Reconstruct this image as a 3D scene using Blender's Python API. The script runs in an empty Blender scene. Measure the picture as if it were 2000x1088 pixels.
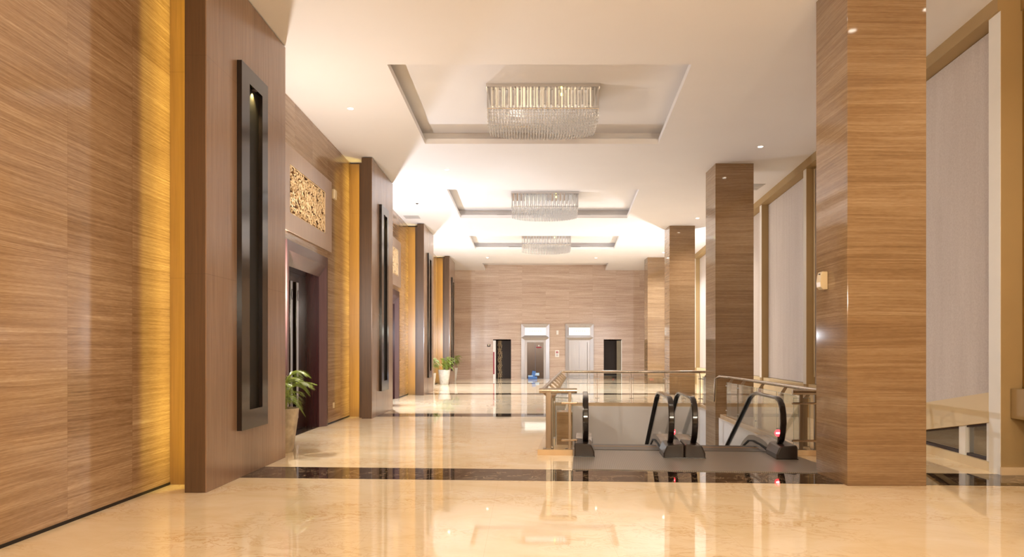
import bpy, bmesh, math, random
from mathutils import Vector, Matrix
from mathutils.geometry import tessellate_polygon
random.seed(7)
sc = bpy.context.scene
col = sc.collection
PI = math.pi
EYE = 1.571

# ------------------------------------------------------------------ camera
cd = bpy.data.cameras.new('camera'); cam = bpy.data.objects.new('camera', cd); col.objects.link(cam)
cam.location = (0, 0, EYE); cam.rotation_euler = (PI/2, 0, 0)
cd.sensor_width = 36; cd.lens = 24.0; cd.shift_x = -0.0115; cd.shift_y = 0.0705
cd.clip_start = 0.05; cd.clip_end = 300
sc.camera = cam

# ------------------------------------------------------------------ world and exposure
w = bpy.data.worlds.new('world'); sc.world = w; w.use_nodes = True
w.node_tree.nodes['Background'].inputs[0].default_value = (0.32, 0.42, 0.6, 1)
w.node_tree.nodes['Background'].inputs[1].default_value = 0.5
sc.view_settings.view_transform = 'Standard'; sc.view_settings.look = 'None'
sc.view_settings.gamma = 1; sc.view_settings.use_curve_mapping = False
sc.view_settings.exposure = 0.08
sc.cycles.max_bounces = 10; sc.cycles.diffuse_bounces = 5; sc.cycles.glossy_bounces = 5
sc.cycles.transparent_max_bounces = 24; sc.cycles.transmission_bounces = 6
sc.cycles.sample_clamp_indirect = 6; sc.cycles.caustics_reflective = False; sc.cycles.caustics_refractive = False
sc.cycles.use_denoising = True

WARM = (1, .885, .69); GOLD = (1, .74, .15); SOFT = (1, .88, .76); WHITE = (.93, .96, 1); COOL = (.90, .94, 1)
CHAND = [(-3.7, WARM, 60), (4.5, WARM, 60), (12.75, SOFT, 8), (21.05, WHITE, 10), (28.45, WHITE, 10)]  # first two chandeliers are out of view, added for warm light
FILL_GLOBES = [(-.4, -3.2, 3.0, WARM, 1050), (3.2, -3.6, 3.0, WARM, 1050)]  # unseen globe lamps added as warm fill from behind the camera
STUDIO_W = 850
DOWN = [(-3.21, 12.64, SOFT), (-1.90, 16.9, SOFT), (-3.15, 28.75, WHITE), (-1.8, 24.8, WHITE), (-1.75, 32.9, WHITE),
        (5.2, 15.0, SOFT), (5.88, 23.1, SOFT), (6.39, 31.2, WHITE), (3.13, 25.0, WHITE), (3.49, 33.0, WHITE),
        (-1.9, 8.4, WARM), (-3.2, 4.4, WARM), (4.6, 6.3, WARM), (5.3, 6.9, WARM), (2.4, 8.4, WARM), (4.2, -1.5, WARM)]  # this row is out of view, added for warm light around the camera
DOWN_W = 60; FAR_W = 480

# ------------------------------------------------------------------ helpers
def lin(c):
    return tuple(((x/12.92) if x <= .04045 else ((x+.055)/1.055)**2.4) for x in c)
def H(s):
    return lin(tuple(int(s[i:i+2], 16)/255 for i in (0, 2, 4)))

class MB:
    def __init__(s): s.bm = bmesh.new()
    def quad(s, a, b, c, d):
        s.bm.faces.new([s.bm.verts.new(p) for p in (a, b, c, d)]); return s
    def poly(s, pts):
        s.bm.faces.new([s.bm.verts.new(p) for p in pts]); return s
    def hexa(s, p):   # 8 points: bottom ring then top ring, both counter-clockwise from above
        v = [s.bm.verts.new(q) for q in p]
        for f in ((3,2,1,0), (4,5,6,7), (0,1,5,4), (1,2,6,5), (2,3,7,6), (3,0,4,7)):
            s.bm.faces.new([v[i] for i in f])
        return s
    def box(s, x0, x1, y0, y1, z0, z1):
        return s.hexa([(x0,y0,z0),(x1,y0,z0),(x1,y1,z0),(x0,y1,z0),(x0,y0,z1),(x1,y0,z1),(x1,y1,z1),(x0,y1,z1)])
    def fbox(s, F, u0, u1, v0, v1, z0, z1):
        return s.hexa([F(u0,v0,z0),F(u1,v0,z0),F(u1,v1,z0),F(u0,v1,z0),F(u0,v0,z1),F(u1,v0,z1),F(u1,v1,z1),F(u0,v1,z1)])
    def extrude_poly(s, pts, off):   # pts 3D planar, offset vector
        off = Vector(off); a = [s.bm.verts.new(p) for p in pts]; b = [s.bm.verts.new(Vector(p)+off) for p in pts]
        s.bm.faces.new(a[::-1]); s.bm.faces.new(b); n = len(a)
        for i in range(n): s.bm.faces.new((a[i], a[(i+1) % n], b[(i+1) % n], b[i]))
        return s
    def tube(s, pts, r, n=10, cap=True, closed=False):
        pts = [Vector(p) for p in pts]; m = len(pts); rings = []; up = None
        for i, p in enumerate(pts):
            if closed: t = (pts[(i+1) % m]-pts[i-1])
            else: t = pts[min(i+1, m-1)]-pts[max(i-1, 0)]
            t.normalize()
            if up is None:
                up = Vector((0,0,1)) if abs(t.z) < .9 else Vector((1,0,0))
            sd = t.cross(up)
            if sd.length < 1e-6: sd = t.orthogonal()
            sd.normalize(); up = sd.cross(t).normalized()
            rr = r[i] if isinstance(r, (list, tuple)) else r
            rings.append([s.bm.verts.new(p + (sd*math.cos(2*PI*k/n) + up*math.sin(2*PI*k/n))*rr) for k in range(n)])
        rng = range(m if closed else m-1)
        for i in rng:
            A = rings[i]; B = rings[(i+1) % m]
            for k in range(n): s.bm.faces.new((A[k], A[(k+1) % n], B[(k+1) % n], B[k]))
        if cap and not closed: s.bm.faces.new(rings[0][::-1]); s.bm.faces.new(rings[-1])
        return s
    def sweep(s, pts, prof, side):   # rectangular-ish profile swept along pts; side = fixed sideways vector; prof list (a along side, b along normal)
        pts = [Vector(p) for p in pts]; side = Vector(side).normalized(); rings = []; m = len(pts)
        for i, p in enumerate(pts):
            t = (pts[min(i+1, m-1)]-pts[max(i-1, 0)]).normalized(); nrm = side.cross(t).normalized()
            rings.append([s.bm.verts.new(p + side*a + nrm*b) for a, b in prof])
        n = len(prof)
        for i in range(m-1):
            for k in range(n): s.bm.faces.new((rings[i][k], rings[i][(k+1) % n], rings[i+1][(k+1) % n], rings[i+1][k]))
        s.bm.faces.new(rings[0][::-1]); s.bm.faces.new(rings[-1]); return s
    def lathe(s, prof, c=(0,0,0), n=32):
        rings = []
        for r, z in prof:
            rings.append([s.bm.verts.new((c[0]+r*math.cos(2*PI*k/n), c[1]+r*math.sin(2*PI*k/n), c[2]+z)) for k in range(n)])
        for i in range(len(prof)-1):
            for k in range(n): s.bm.faces.new((rings[i][k], rings[i][(k+1) % n], rings[i+1][(k+1) % n], rings[i+1][k]))
        if prof[0][0] > 1e-4: s.bm.faces.new(rings[0][::-1])
        if prof[-1][0] > 1e-4: s.bm.faces.new(rings[-1])
        return s
    def build(s, name, m, parent=None, smooth=False, bevel=0, loc=None, fixn=True, local=False):
        bmesh.ops.remove_doubles(s.bm, verts=s.bm.verts, dist=1e-6)
        if fixn: bmesh.ops.recalc_face_normals(s.bm, faces=s.bm.faces)
        me = bpy.data.meshes.new(name)
        if smooth:
            for f in s.bm.faces: f.smooth = True
        o = bpy.data.objects.new(name, me); col.objects.link(o)
        org = Vector(loc) if loc else Vector((0,0,0))
        if parent is not None:
            o.parent = parent
            if not local:
                pw = worldloc(parent)
                bmesh.ops.translate(s.bm, verts=s.bm.verts, vec=-pw)
        elif loc is not None and not local:
            o.location = org; bmesh.ops.translate(s.bm, verts=s.bm.verts, vec=-org)
        elif loc is not None: o.location = org
        s.bm.to_mesh(me); s.bm.free(); me.materials.append(m)
        if smooth:
            try: me.set_sharp_from_angle(angle=math.radians(38))
            except Exception: pass
        if bevel:
            b = o.modifiers.new('bevel', 'BEVEL'); b.width = bevel; b.segments = 2; b.limit_method = 'ANGLE'
        return o

def worldloc(o):
    v = Vector(o.location); p = o.parent
    while p is not None: v += Vector(p.location); p = p.parent
    return v
def tag(o, label=None, cat=None, group=None, kind=None):
    if label: o['label'] = label
    if cat: o['category'] = cat
    if group: o['group'] = group
    if kind: o['kind'] = kind
    return o
def empty(name, loc, label=None, cat=None, group=None):
    o = bpy.data.objects.new(name, None); col.objects.link(o); o.location = loc; o.empty_display_size = .1
    return tag(o, label, cat, group)
def struct(o): o['kind'] = 'structure'; return o
def kids(o): return [c for c in bpy.data.objects if c.parent == o]
def copy_tree(o, parent=None):
    ch = kids(o)
    c = o.copy(); col.objects.link(c); c.parent = parent
    for k in ch: copy_tree(k, c)
    return c
def rect_minus(u0, u1, v0, v1, holes):
    us = sorted({u0, u1, *[h[0] for h in holes], *[h[1] for h in holes]}); vs = sorted({v0, v1, *[h[2] for h in holes], *[h[3] for h in holes]})
    out = []
    for i in range(len(us)-1):
        run = None
        for j in range(len(vs)-1):
            cu = (us[i]+us[i+1])/2; cv = (vs[j]+vs[j+1])/2
            inside = any(h[0] < cu < h[1] and h[2] < cv < h[3] for h in holes)
            if not inside:
                if run: run[3] = vs[j+1]
                else: run = [us[i], us[i+1], vs[j], vs[j+1]]; out.append(run)
            else: run = None
    return out

# ------------------------------------------------------------------ materials
class NT:
    def __init__(s, name):
        s.m = bpy.data.materials.new(name); s.m.use_nodes = True; s.t = s.m.node_tree; s.t.nodes.clear()
        s.out = s.n('ShaderNodeOutputMaterial')
    def n(s, t, **k):
        x = s.t.nodes.new(t)
        for a, b in k.items(): setattr(x, a, b)
        return x
    def l(s, a, b): s.t.links.new(a, b)
    def val(s, sock, v):
        if hasattr(v, 'type') and hasattr(v, 'node'): s.l(v, sock)
        else: sock.default_value = v
    def math(s, op, a, b=0, c=None):
        x = s.n('ShaderNodeMath', operation=op); s.val(x.inputs[0], a); s.val(x.inputs[1], b)
        if c is not None: s.val(x.inputs[2], c)
        return x.outputs[0]
    def comb(s, x, y, z):
        c = s.n('ShaderNodeCombineXYZ'); s.val(c.inputs[0], x); s.val(c.inputs[1], y); s.val(c.inputs[2], z); return c.outputs[0]
    def noise(s, vec, scale, detail=4, rough=.5, dist=0):
        x = s.n('ShaderNodeTexNoise'); s.l(vec, x.inputs['Vector']); x.inputs['Scale'].default_value = scale
        x.inputs['Detail'].default_value = detail; x.inputs['Roughness'].default_value = rough; x.inputs['Distortion'].default_value = dist
        return x.outputs['Fac']
    def ramp(s, fac, stops):
        x = s.n('ShaderNodeValToRGB'); s.l(fac, x.inputs[0]); e = x.color_ramp.elements
        while len(e) < len(stops): e.new(.5)
        for i, (p, c) in enumerate(stops): e[i].position = p; e[i].color = (*c, 1)
        return x.outputs[0]
    def mix(s, f, a, b, mode='MIX'):
        x = s.n('ShaderNodeMix', data_type='RGBA', blend_type=mode); s.val(x.inputs[0], f)
        for i, c in ((6, a), (7, b)):
            if isinstance(c, tuple): x.inputs[i].default_value = (*c, 1)
            else: s.l(c, x.inputs[i])
        return x.outputs[2]
    def pos(s):
        g = s.n('ShaderNodeNewGeometry'); p = s.n('ShaderNodeSeparateXYZ'); s.l(g.outputs['Position'], p.inputs[0]); return g.outputs['Position'], p.outputs
    def bsdf(s, color, rough=.5, metal=0, ior=1.5, **k):
        b = s.n('ShaderNodeBsdfPrincipled')
        if isinstance(color, tuple): b.inputs['Base Color'].default_value = (*color, 1)
        else: s.l(color, b.inputs['Base Color'])
        s.val(b.inputs['Roughness'], rough); b.inputs['Metallic'].default_value = metal; b.inputs['IOR'].default_value = ior
        for a, v in k.items(): s.val(b.inputs[a.replace('_', ' ')], v)
        s.l(b.outputs[0], s.out.inputs[0]); return b

def plain(name, color, rough=.5, metal=0, ior=1.5, var=.04, scale=6, **k):
    t = NT(name); p, _ = t.pos(); f = t.noise(p, scale, 3)
    c = t.ramp(f, [(.3, tuple(x*(1-var) for x in color)), (.7, tuple(min(1, x*(1+var)) for x in color))])
    t.bsdf(c, rough, metal, ior, **k); return t.m
def emit(name, color, s):
    t = NT(name); e = t.n('ShaderNodeEmission'); e.inputs[0].default_value = (*color, 1); e.inputs[1].default_value = s
    t.l(e.outputs[0], t.out.inputs[0]); return t.m

def travertine(name, stops, pw=1.03, ph=2.4, offm=3.0, rough=.09, ior=1.5, seam=.35, freq=22, wav=.09):
    t = NT(name); P, o = t.pos()
    h = t.math('ADD', o[0], o[1]); z = o[2]
    pi_ = t.math('FLOOR', t.math('DIVIDE', h, pw)); pj = t.math('FLOOR', t.math('DIVIDE', z, ph))
    wn = t.n('ShaderNodeTexWhiteNoise', noise_dimensions='2D'); t.l(t.comb(pi_, pj, 0), wn.inputs['Vector'])
    off = t.math('MULTIPLY', wn.outputs[0], offm)
    wave = t.math('MULTIPLY', t.noise(t.comb(t.math('MULTIPLY', h, .35), off, t.math('MULTIPLY', z, .5)), 1.0, 2), wav)
    wave2 = t.math('MULTIPLY', t.noise(t.comb(t.math('MULTIPLY', h, 3.0), off, t.math('MULTIPLY', z, 3.0)), 1.0, 3), .012)
    zz = t.math('ADD', t.math('ADD', z, wave), wave2)
    n1 = t.noise(t.comb(t.math('MULTIPLY', h, .05), off, zz), freq, 7, .62)
    n2 = t.noise(t.comb(t.math('MULTIPLY', h, .35), off, t.math('MULTIPLY', zz, 40)), 1.5, 5, .7)
    n3 = t.noise(t.comb(t.math('MULTIPLY', h, .05), off, zz), 1.5, 2)
    n4 = t.noise(t.comb(t.math('MULTIPLY', h, 12), off, t.math('MULTIPLY', zz, 110)), 1.0, 3)
    f = t.math('ADD', t.math('ADD', t.math('MULTIPLY', n1, .24), t.math('MULTIPLY', n2, .40)), t.math('ADD', t.math('MULTIPLY', n3, .22), t.math('MULTIPLY', n4, .14)))
    c = t.ramp(f, stops)
    fr = t.math('FRACT', t.math('DIVIDE', h, pw)); s1 = t.math('LESS_THAN', fr, .004)
    fz = t.math('FRACT', t.math('DIVIDE', z, ph)); s2 = t.math('LESS_THAN', fz, .0018)
    c = t.mix(t.math('MULTIPLY', t.math('MAXIMUM', s1, s2), seam), c, H('6E4E34'))
    # slight tone change from panel to panel
    c = t.mix(t.math('MULTIPLY', wn.outputs[0], .12), c, H('8A6648'))
    t.bsdf(c, rough, 0, ior); return t.m

def wood(name, dark, light, rough=.16, ior=1.5, sheet=True):
    t = NT(name); P, o = t.pos(); h = t.math('ADD', o[0], o[1])
    n1 = t.noise(t.comb(t.math('MULTIPLY', o[0], 30), t.math('MULTIPLY', o[1], 30), t.math('MULTIPLY', o[2], .8)), 1.6, 6, .6, .3)
    n2 = t.noise(t.comb(t.math('MULTIPLY', o[0], 3), t.math('MULTIPLY', o[1], 3), t.math('MULTIPLY', o[2], .35)), 1.0, 3)
    f = t.math('ADD', t.math('MULTIPLY', n1, .6), t.math('MULTIPLY', n2, .4))
    c = t.ramp(f, [(.30, dark), (.70, light)])
    if sheet:
        s2 = t.math('LESS_THAN', t.math('FRACT', t.math('DIVIDE', o[2], 2.42)), .0016)
        s1 = t.math('LESS_THAN', t.math('FRACT', t.math('DIVIDE', t.math('ADD', o[1], .45), 1.25)), .003)
        c = t.mix(t.math('MULTIPLY', t.math('MAXIMUM', s1, s2), .45), c, tuple(x*.4 for x in dark))
    t.bsdf(c, rough, 0, ior); return t.m

def marble_floor():
    t = NT('cream marble'); P, o = t.pos()
    sk = t.comb(t.math('ADD', o[0], t.math('MULTIPLY', o[1], .35)), t.math('MULTIPLY', o[1], 1.5), 0)
    a = t.noise(sk, .9, 5, .6, 1.2)
    b = t.noise(sk, 2.6, 8, .62, 2.0)
    c = t.ramp(a, [(.28, H('E6CFA8')), (.5, H('EEDAB8')), (.75, H('F4E4CA'))])
    v = t.math('ABSOLUTE', t.math('SUBTRACT', b, .5)); vf = t.math('SUBTRACT', 1, t.math('MINIMUM', t.math('MULTIPLY', v, 26), 1))
    gate = t.noise(sk, .8, 2)
    vf = t.math('MULTIPLY', vf, t.math('MULTIPLY', t.math('MAXIMUM', t.math('SUBTRACT', gate, .42), 0), 2.6))
    c = t.mix(vf, c, H('C89A62'))
    s1 = t.math('LESS_THAN', t.math('FRACT', t.math('DIVIDE', t.math('ADD', o[0], .31), 1.03)), .0035)
    s2 = t.math('LESS_THAN', t.math('FRACT', t.math('DIVIDE', o[1], 1.03)), .0035)
    c = t.mix(t.math('MULTIPLY', t.math('MAXIMUM', s1, s2), .22), c, H('B08A5C'))
    t.bsdf(c, .035, 0, 1.62); return t.m
def dark_marble():
    t = NT('dark emperador marble'); P, o = t.pos()
    sk = t.comb(t.math('SUBTRACT', t.math('MULTIPLY', o[0], 1.6), t.math('MULTIPLY', o[1], 1.3)), t.math('ADD', t.math('MULTIPLY', o[1], 1.0), o[0]), 0)
    b = t.noise(sk, 3.0, 9, .65, 1.5)
    v = t.math('ABSOLUTE', t.math('SUBTRACT', b, .52)); vf = t.math('SUBTRACT', 1, t.math('MINIMUM', t.math('MULTIPLY', v, 42), 1))
    gate = t.noise(sk, 2.1, 2)
    vf = t.math('MULTIPLY', vf, t.math('MINIMUM', t.math('MULTIPLY', t.math('MAXIMUM', t.math('SUBTRACT', gate, .41), 0), 8), 1))
    c = t.mix(vf, H('2C1F18'), H('AE9472')); t.bsdf(c, .03, 0, 1.6); return t.m
def thin_glass(name, tint=(.985, .995, .99), spec=1.0):
    t = NT(name); f = t.n('ShaderNodeLayerWeight'); f.inputs[0].default_value = .5
    fr = t.math('MULTIPLY_ADD', t.math('POWER', f.outputs['Facing'], 5), .90, .035)
    tr = t.n('ShaderNodeBsdfTransparent'); tr.inputs[0].default_value = (*tint, 1)
    gl = t.n('ShaderNodeBsdfGlossy'); gl.inputs['Roughness'].default_value = .01
    mx = t.n('ShaderNodeMixShader'); t.l(t.math('MULTIPLY', fr, spec), mx.inputs[0]); t.l(tr.outputs[0], mx.inputs[1]); t.l(gl.outputs[0], mx.inputs[2])
    t.l(mx.outputs[0], t.out.inputs[0]); return t.m
def crystal(name, tint, g):
    t = NT(name); f = t.n('ShaderNodeLayerWeight'); f.inputs[0].default_value = .45
    tr = t.n('ShaderNodeBsdfTransparent'); tr.inputs[0].default_value = (*tint, 1)
    gl = t.n('ShaderNodeBsdfGlossy'); gl.inputs['Roughness'].default_value = .08
    df = t.n('ShaderNodeBsdfTranslucent'); df.inputs[0].default_value = (.92, .90, .87, 1)
    d2 = t.n('ShaderNodeBsdfDiffuse'); d2.inputs[0].default_value = (.92, .90, .87, 1)
    m2 = t.n('ShaderNodeMixShader'); m2.inputs[0].default_value = .5; t.l(df.outputs[0], m2.inputs[1]); t.l(d2.outputs[0], m2.inputs[2])
    m3 = t.n('ShaderNodeMixShader'); m3.inputs[0].default_value = g; t.l(tr.outputs[0], m3.inputs[1]); t.l(m2.outputs[0], m3.inputs[2])
    mx = t.n('ShaderNodeMixShader'); t.l(t.math('MULTIPLY_ADD', f.outputs['Facing'], .5, .12), mx.inputs[0]); t.l(m3.outputs[0], mx.inputs[1]); t.l(gl.outputs[0], mx.inputs[2])
    t.l(mx.outputs[0], t.out.inputs[0]); return t.m
def brick_ground():
    t = NT('outdoor brick paving'); P, o = t.pos(); br = t.n('ShaderNodeTexBrick'); t.l(t.comb(o[1], o[2], o[0]), br.inputs[0])
    br.inputs['Color1'].default_value = (*H('6E5442'), 1); br.inputs['Color2'].default_value = (*H('8A6A50'), 1); br.inputs['Mortar'].default_value = (*H('4A3C32'), 1)
    br.inputs['Scale'].default_value = 5; t.bsdf(br.outputs[0], .8); return t.m
def ribbed(name, color, per, F=None):
    t = NT(name); P, o = t.pos()
    u = t.math('SUBTRACT', t.math('MULTIPLY', o[0], .9964), t.math('MULTIPLY', o[1], .0847))
    fr = t.math('FRACT', t.math('DIVIDE', u, per)); s = t.math('LESS_THAN', fr, .45)
    c = t.mix(s, color, tuple(x*.66 for x in color)); n = t.noise(P, 3, 3)
    c = t.mix(t.math('MULTIPLY', n, .3), c, tuple(x*.7 for x in color))
    t.bsdf(c, .38, .35); return t.m
def brushed(name, color, rough=.28, axis=2):
    t = NT(name); P, o = t.pos()
    n = t.noise(t.comb(t.math('MULTIPLY', o[0], 60), t.math('MULTIPLY', o[1], 60), t.math('MULTIPLY', o[2], 1.5)), 1, 3)
    c = t.ramp(n, [(.3, tuple(x*.86 for x in color)), (.7, color)]); t.bsdf(c, rough, 1); return t.m

TR = [(.34, H('755B44')), (.43, H('8E7257')), (.50, H('A08468')), (.57, H('B4997C')), (.68, H('D4C0A4'))]
TRP = [(.34, H('6C5740')), (.45, H('84694C')), (.54, H('967C5E')), (.66, H('B0987A'))]
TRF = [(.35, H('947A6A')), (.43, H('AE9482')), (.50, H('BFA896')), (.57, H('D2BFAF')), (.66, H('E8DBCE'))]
M = {}
M['trav'] = travertine('travertine wall stone', TR, ior=1.6)
M['trav_pillar'] = travertine('travertine pillar stone', TRP, pw=50, ph=1.95, freq=16, wav=.12, ior=1.5, rough=.06)
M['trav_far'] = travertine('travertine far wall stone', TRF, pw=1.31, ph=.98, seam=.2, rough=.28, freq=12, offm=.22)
M['floor'] = marble_floor(); M['dark_marble'] = dark_marble()
M['ceiling'] = plain('ceiling paint', H('E6E3E3'), .7, var=.012, scale=1)
M['slot'] = plain('recess cove paint', H('D5C8B6'), .7, var=.02)
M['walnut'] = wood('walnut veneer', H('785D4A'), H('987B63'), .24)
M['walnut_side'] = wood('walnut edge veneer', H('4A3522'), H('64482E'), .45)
M['box_wood'] = wood('golden box veneer', H('7E5E34'), H('9A7644'), .3)
M['taupe'] = wood('taupe stained wood', H('9A8474'), H('B29C8A'), .3, sheet=False)
M['dark_wood'] = wood('dark stained door wood', H('24100E'), H('34191A'), .22, sheet=False)
M['dull_wood'] = wood('dull dark wood', H('2A1C14'), H('34241A'), .6, sheet=False)
M['door_case'] = wood('plum brown door casing', H('4A3534'), H('5B4443'), .16, sheet=False)
M['black_lacquer'] = plain('black brown lacquer', H('201815'), .12, var=.1, ior=1.6)
M['niche_black'] = plain('niche black lining', H('1C170F'), .5, Specular_IOR_Level=.12)
M['carve'] = plain('carved pale gold wood', H('EBD0A4'), .45, var=.1, scale=20)
M['carve_back'] = plain('carving shadow board', H('76542F'), .6)
M['steel'] = brushed('brushed steel', H('ABA6A4'), .38)
M['steel_dark'] = brushed('dark steel', H('57504F'), .18)
M['bronze'] = brushed('warm steel tube', H('C8BCAE'), .16)
M['bronze_flat'] = brushed('warm steel flat bar', H('9A8C7C'), .30)
M['chrome'] = plain('chrome', H('D8D4D0'), .06, 1, var=.01)
M['alu'] = plain('grey aluminium', H('A39D97'), .25, .8)
M['glass'] = thin_glass('balustrade glass'); M['window_glass'] = thin_glass('window glass', (.8, .82, .84))
M['glass_edge'] = plain('glass edge', H('7E908A'), .1)
M['crystal'] = crystal('crystal rod', (.97, .96, .96), .42); M['bead'] = crystal('crystal bead', (.96, .95, .94), .50)
M['rubber'] = plain('black rubber handrail', H('1B1310'), .14, var=.1, ior=1.55)
M['newel'] = plain('black newel plastic', H('2A211D'), .28, var=.08)
M['deck'] = ribbed('ribbed landing plate', H('958B80'), .026)
M['steps'] = ribbed('escalator step tread', H('5A544E'), .02)
M['brush'] = plain('black step brush', H('15120F'), .8)
M['yellow'] = plain('yellow comb edge', H('C98A1C'), .4)
M['white_paint'] = plain('white shaft paint', H('EAE5E0'), .55, var=.015, scale=2)
M['cream_paint'] = plain('cream wall paint', H('D4C09A'), .6, var=.02, scale=2)
M['tan_paint'] = plain('tan wall paint', H('A3885C'), .6, var=.03, scale=2)
M['ochre_blind'] = plain('ochre blind cloth', H('8F6A28'), .8, var=.03)
M['trimwhite'] = plain('off white reveal paint', H('E6E2DA'), .5, var=.01)
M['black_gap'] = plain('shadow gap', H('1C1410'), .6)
M['stone_curb'] = plain('cream stone curb', H('DCC09A'), .15, var=.06, scale=4)
M['pot'] = plain('weathered pot', H('A89A84'), .6, var=.25, scale=9)
M['pot_light'] = plain('pale stone pot', H('B9B4AA'), .5, var=.15, scale=9)
M['soil'] = plain('soil', H('35261A'), .9, var=.3, scale=30)
M['leaf'] = plain('palm leaf', H('74882A'), .4, var=.4, scale=9, Subsurface_Weight=0.0)
M['stem'] = plain('palm stem', H('8C8F3C'), .5, var=.2)
M['plastic'] = plain('cream plastic', H('D9C6A2'), .35, var=.02)
M['whiteplastic'] = plain('white plastic', H('E8E6E2'), .35, var=.02)
M['grille'] = plain('grey air grille', H('B9B5B2'), .5)
M['slotblack'] = plain('slot diffuser', H('3C2B26'), .6)
M['red'] = plain('red paint', H('9E2A3E'), .4)
M['red_glow'] = emit('red sign light', (1, .05, .06), 3.5)
M['white_glow'] = emit('white sign light', (1, .92, .9), 4)
M['lightbox'] = emit('elevator lightbox', (1, .97, .84), 1.35)
M['lettering'] = emit('yellow lettering', (1, .72, .25), .95)
M['bulb'] = emit('downlight bulb', (1, .9, .74), 22)
M['halogen'] = emit('yellow chandelier bulb', (1, .9, .12), 14)
M['ledstrip'] = emit('gold led strip', GOLD, 6)
M['blue'] = plain('blue card', H('3F6FB0'), .4); M['paleblue'] = plain('pale blue card', H('BFD8E8'), .5)
M['olive'] = plain('olive grey paint', H('7C735F'), .5)
M['brick'] = brick_ground()
def blind_mat():
    t = NT('woven blind cloth'); P, o = t.pos()
    n = t.noise(t.comb(t.math('MULTIPLY', o[0], 30), t.math('MULTIPLY', o[1], 30), t.math('MULTIPLY', o[2], 30)), 1.3, 3)
    n2 = t.noise(t.comb(t.math('MULTIPLY', o[1], 6), 0, t.math('MULTIPLY', o[2], .5)), 1, 3)
    c = t.ramp(t.math('ADD', t.math('MULTIPLY', n, .6), t.math('MULTIPLY', n2, .4)), [(.3, H('BFB4AC')), (.7, H('D3CAC3'))])
    t.bsdf(c, .7); return t.m
M['blind'] = blind_mat()

# ------------------------------------------------------------------ frames and dimensions
ZC = 6.057; ZR = 6.36; YF = 38.08; YB = -8.0
XW = -4.153; XS = -3.51
TH = math.atan(.085); cs, sn = math.cos(TH), math.sin(TH)
OX, OY = .92, 10.15
def E(u, v, z=0): return (OX + u*cs + v*sn, OY - u*sn + v*cs, z)       # escalator / well frame
def RX(y): return 6.03 + .085*(y-8.63)                                  # inner face of the right hand wall piers
def R(a, y, z=0): return (RX(y) + a, y, z)
PITCH = 8.235
DOORY = [13.07 + PITCH*i for i in range(3)]
PIL = [(7.55 + PITCH*i) for i in range(4)]
WUV = [(-.44, .98), (3.30, .98), (3.16, 6.2), (3.26, 6.3), (3.26, 9.40), (-.44, 9.40)]
WELL = [E(*q) for q in WUV]

# ------------------------------------------------------------------ floor with well
b = MB(); X0, X1 = -5.0, 11.0
A = [(X0, YB-1), (X1, YB-1), (X1, YF+3), (X0, YF+3)]
wp = [(p[0], p[1]) for p in WELL]
allp = A+wp
for tri in tessellate_polygon([[Vector((*p, 0)) for p in A], [Vector((*p, 0)) for p in wp]]):
    b.poly([(*allp[k], 0) for k in tri])
for i in range(len(wp)):
    j = (i+1) % len(wp); b.quad((*wp[i], 0), (*wp[j], 0), (*wp[j], -.3), (*wp[i], -.3))
struct(b.build('floor', M['floor']))
# dark bands inlaid in the floor
for k, (y0, y1) in enumerate([(8.30, 9.10), (16.25, 17.05), (24.4, 25.2), (32.4, 33.2)]):
    b = MB()
    sl = -.057 if k == 0 else -.01
    def yy(x, y): return y + sl*(x+1) + (.0 if k else -.0)
    xs0, xs1 = -4.15, 9.0
    segs = [(xs0, xs1)]
    if k == 1: segs = [(xs0, .72), (4.86, xs1)]
    for a, c in segs:
        b.hexa([(a, yy(a, y0), .0), (c, yy(c, y0), .0), (c, yy(c, y1), .0), (a, yy(a, y1), .0),
                (a, yy(a, y0), .0015), (c, yy(c, y0), .0015), (c, yy(c, y1), .0015), (a, yy(a, y1), .0015)])
    o = b.build('floor_band', M['dark_marble']); struct(o); o.name = 'trim_%d' % (k+1)
# shaft below
DEP = -5.2
for nm, idx in (('wall_shaft_near', (0,)), ('wall_shaft_right', (1, 2, 3)), ('wall_shaft_far', (4,)), ('wall_shaft_left', (5,))):
    b = MB()
    for k in idx:
        p, q = Vector(WUV[k]), Vector(WUV[(k+1) % 6]); d = (q-p).normalized(); n = Vector((d.y, -d.x))
        a0, a1, c1, c0 = p-n*.006, q-n*.006, q+n*.12, p+n*.12
        b.hexa([E(*a0, DEP), E(*a1, DEP), E(*c1, DEP), E(*c0, DEP), E(*a0, -.012), E(*a1, -.012), E(*c1, -.012), E(*c0, -.012)])
    struct(b.build(nm, M['white_paint']))
b = MB(); b.fbox(E, -.8, 3.6, .8, 9.7, DEP-.1, DEP); struct(b.build('floor_lower', M['floor']))

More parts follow.
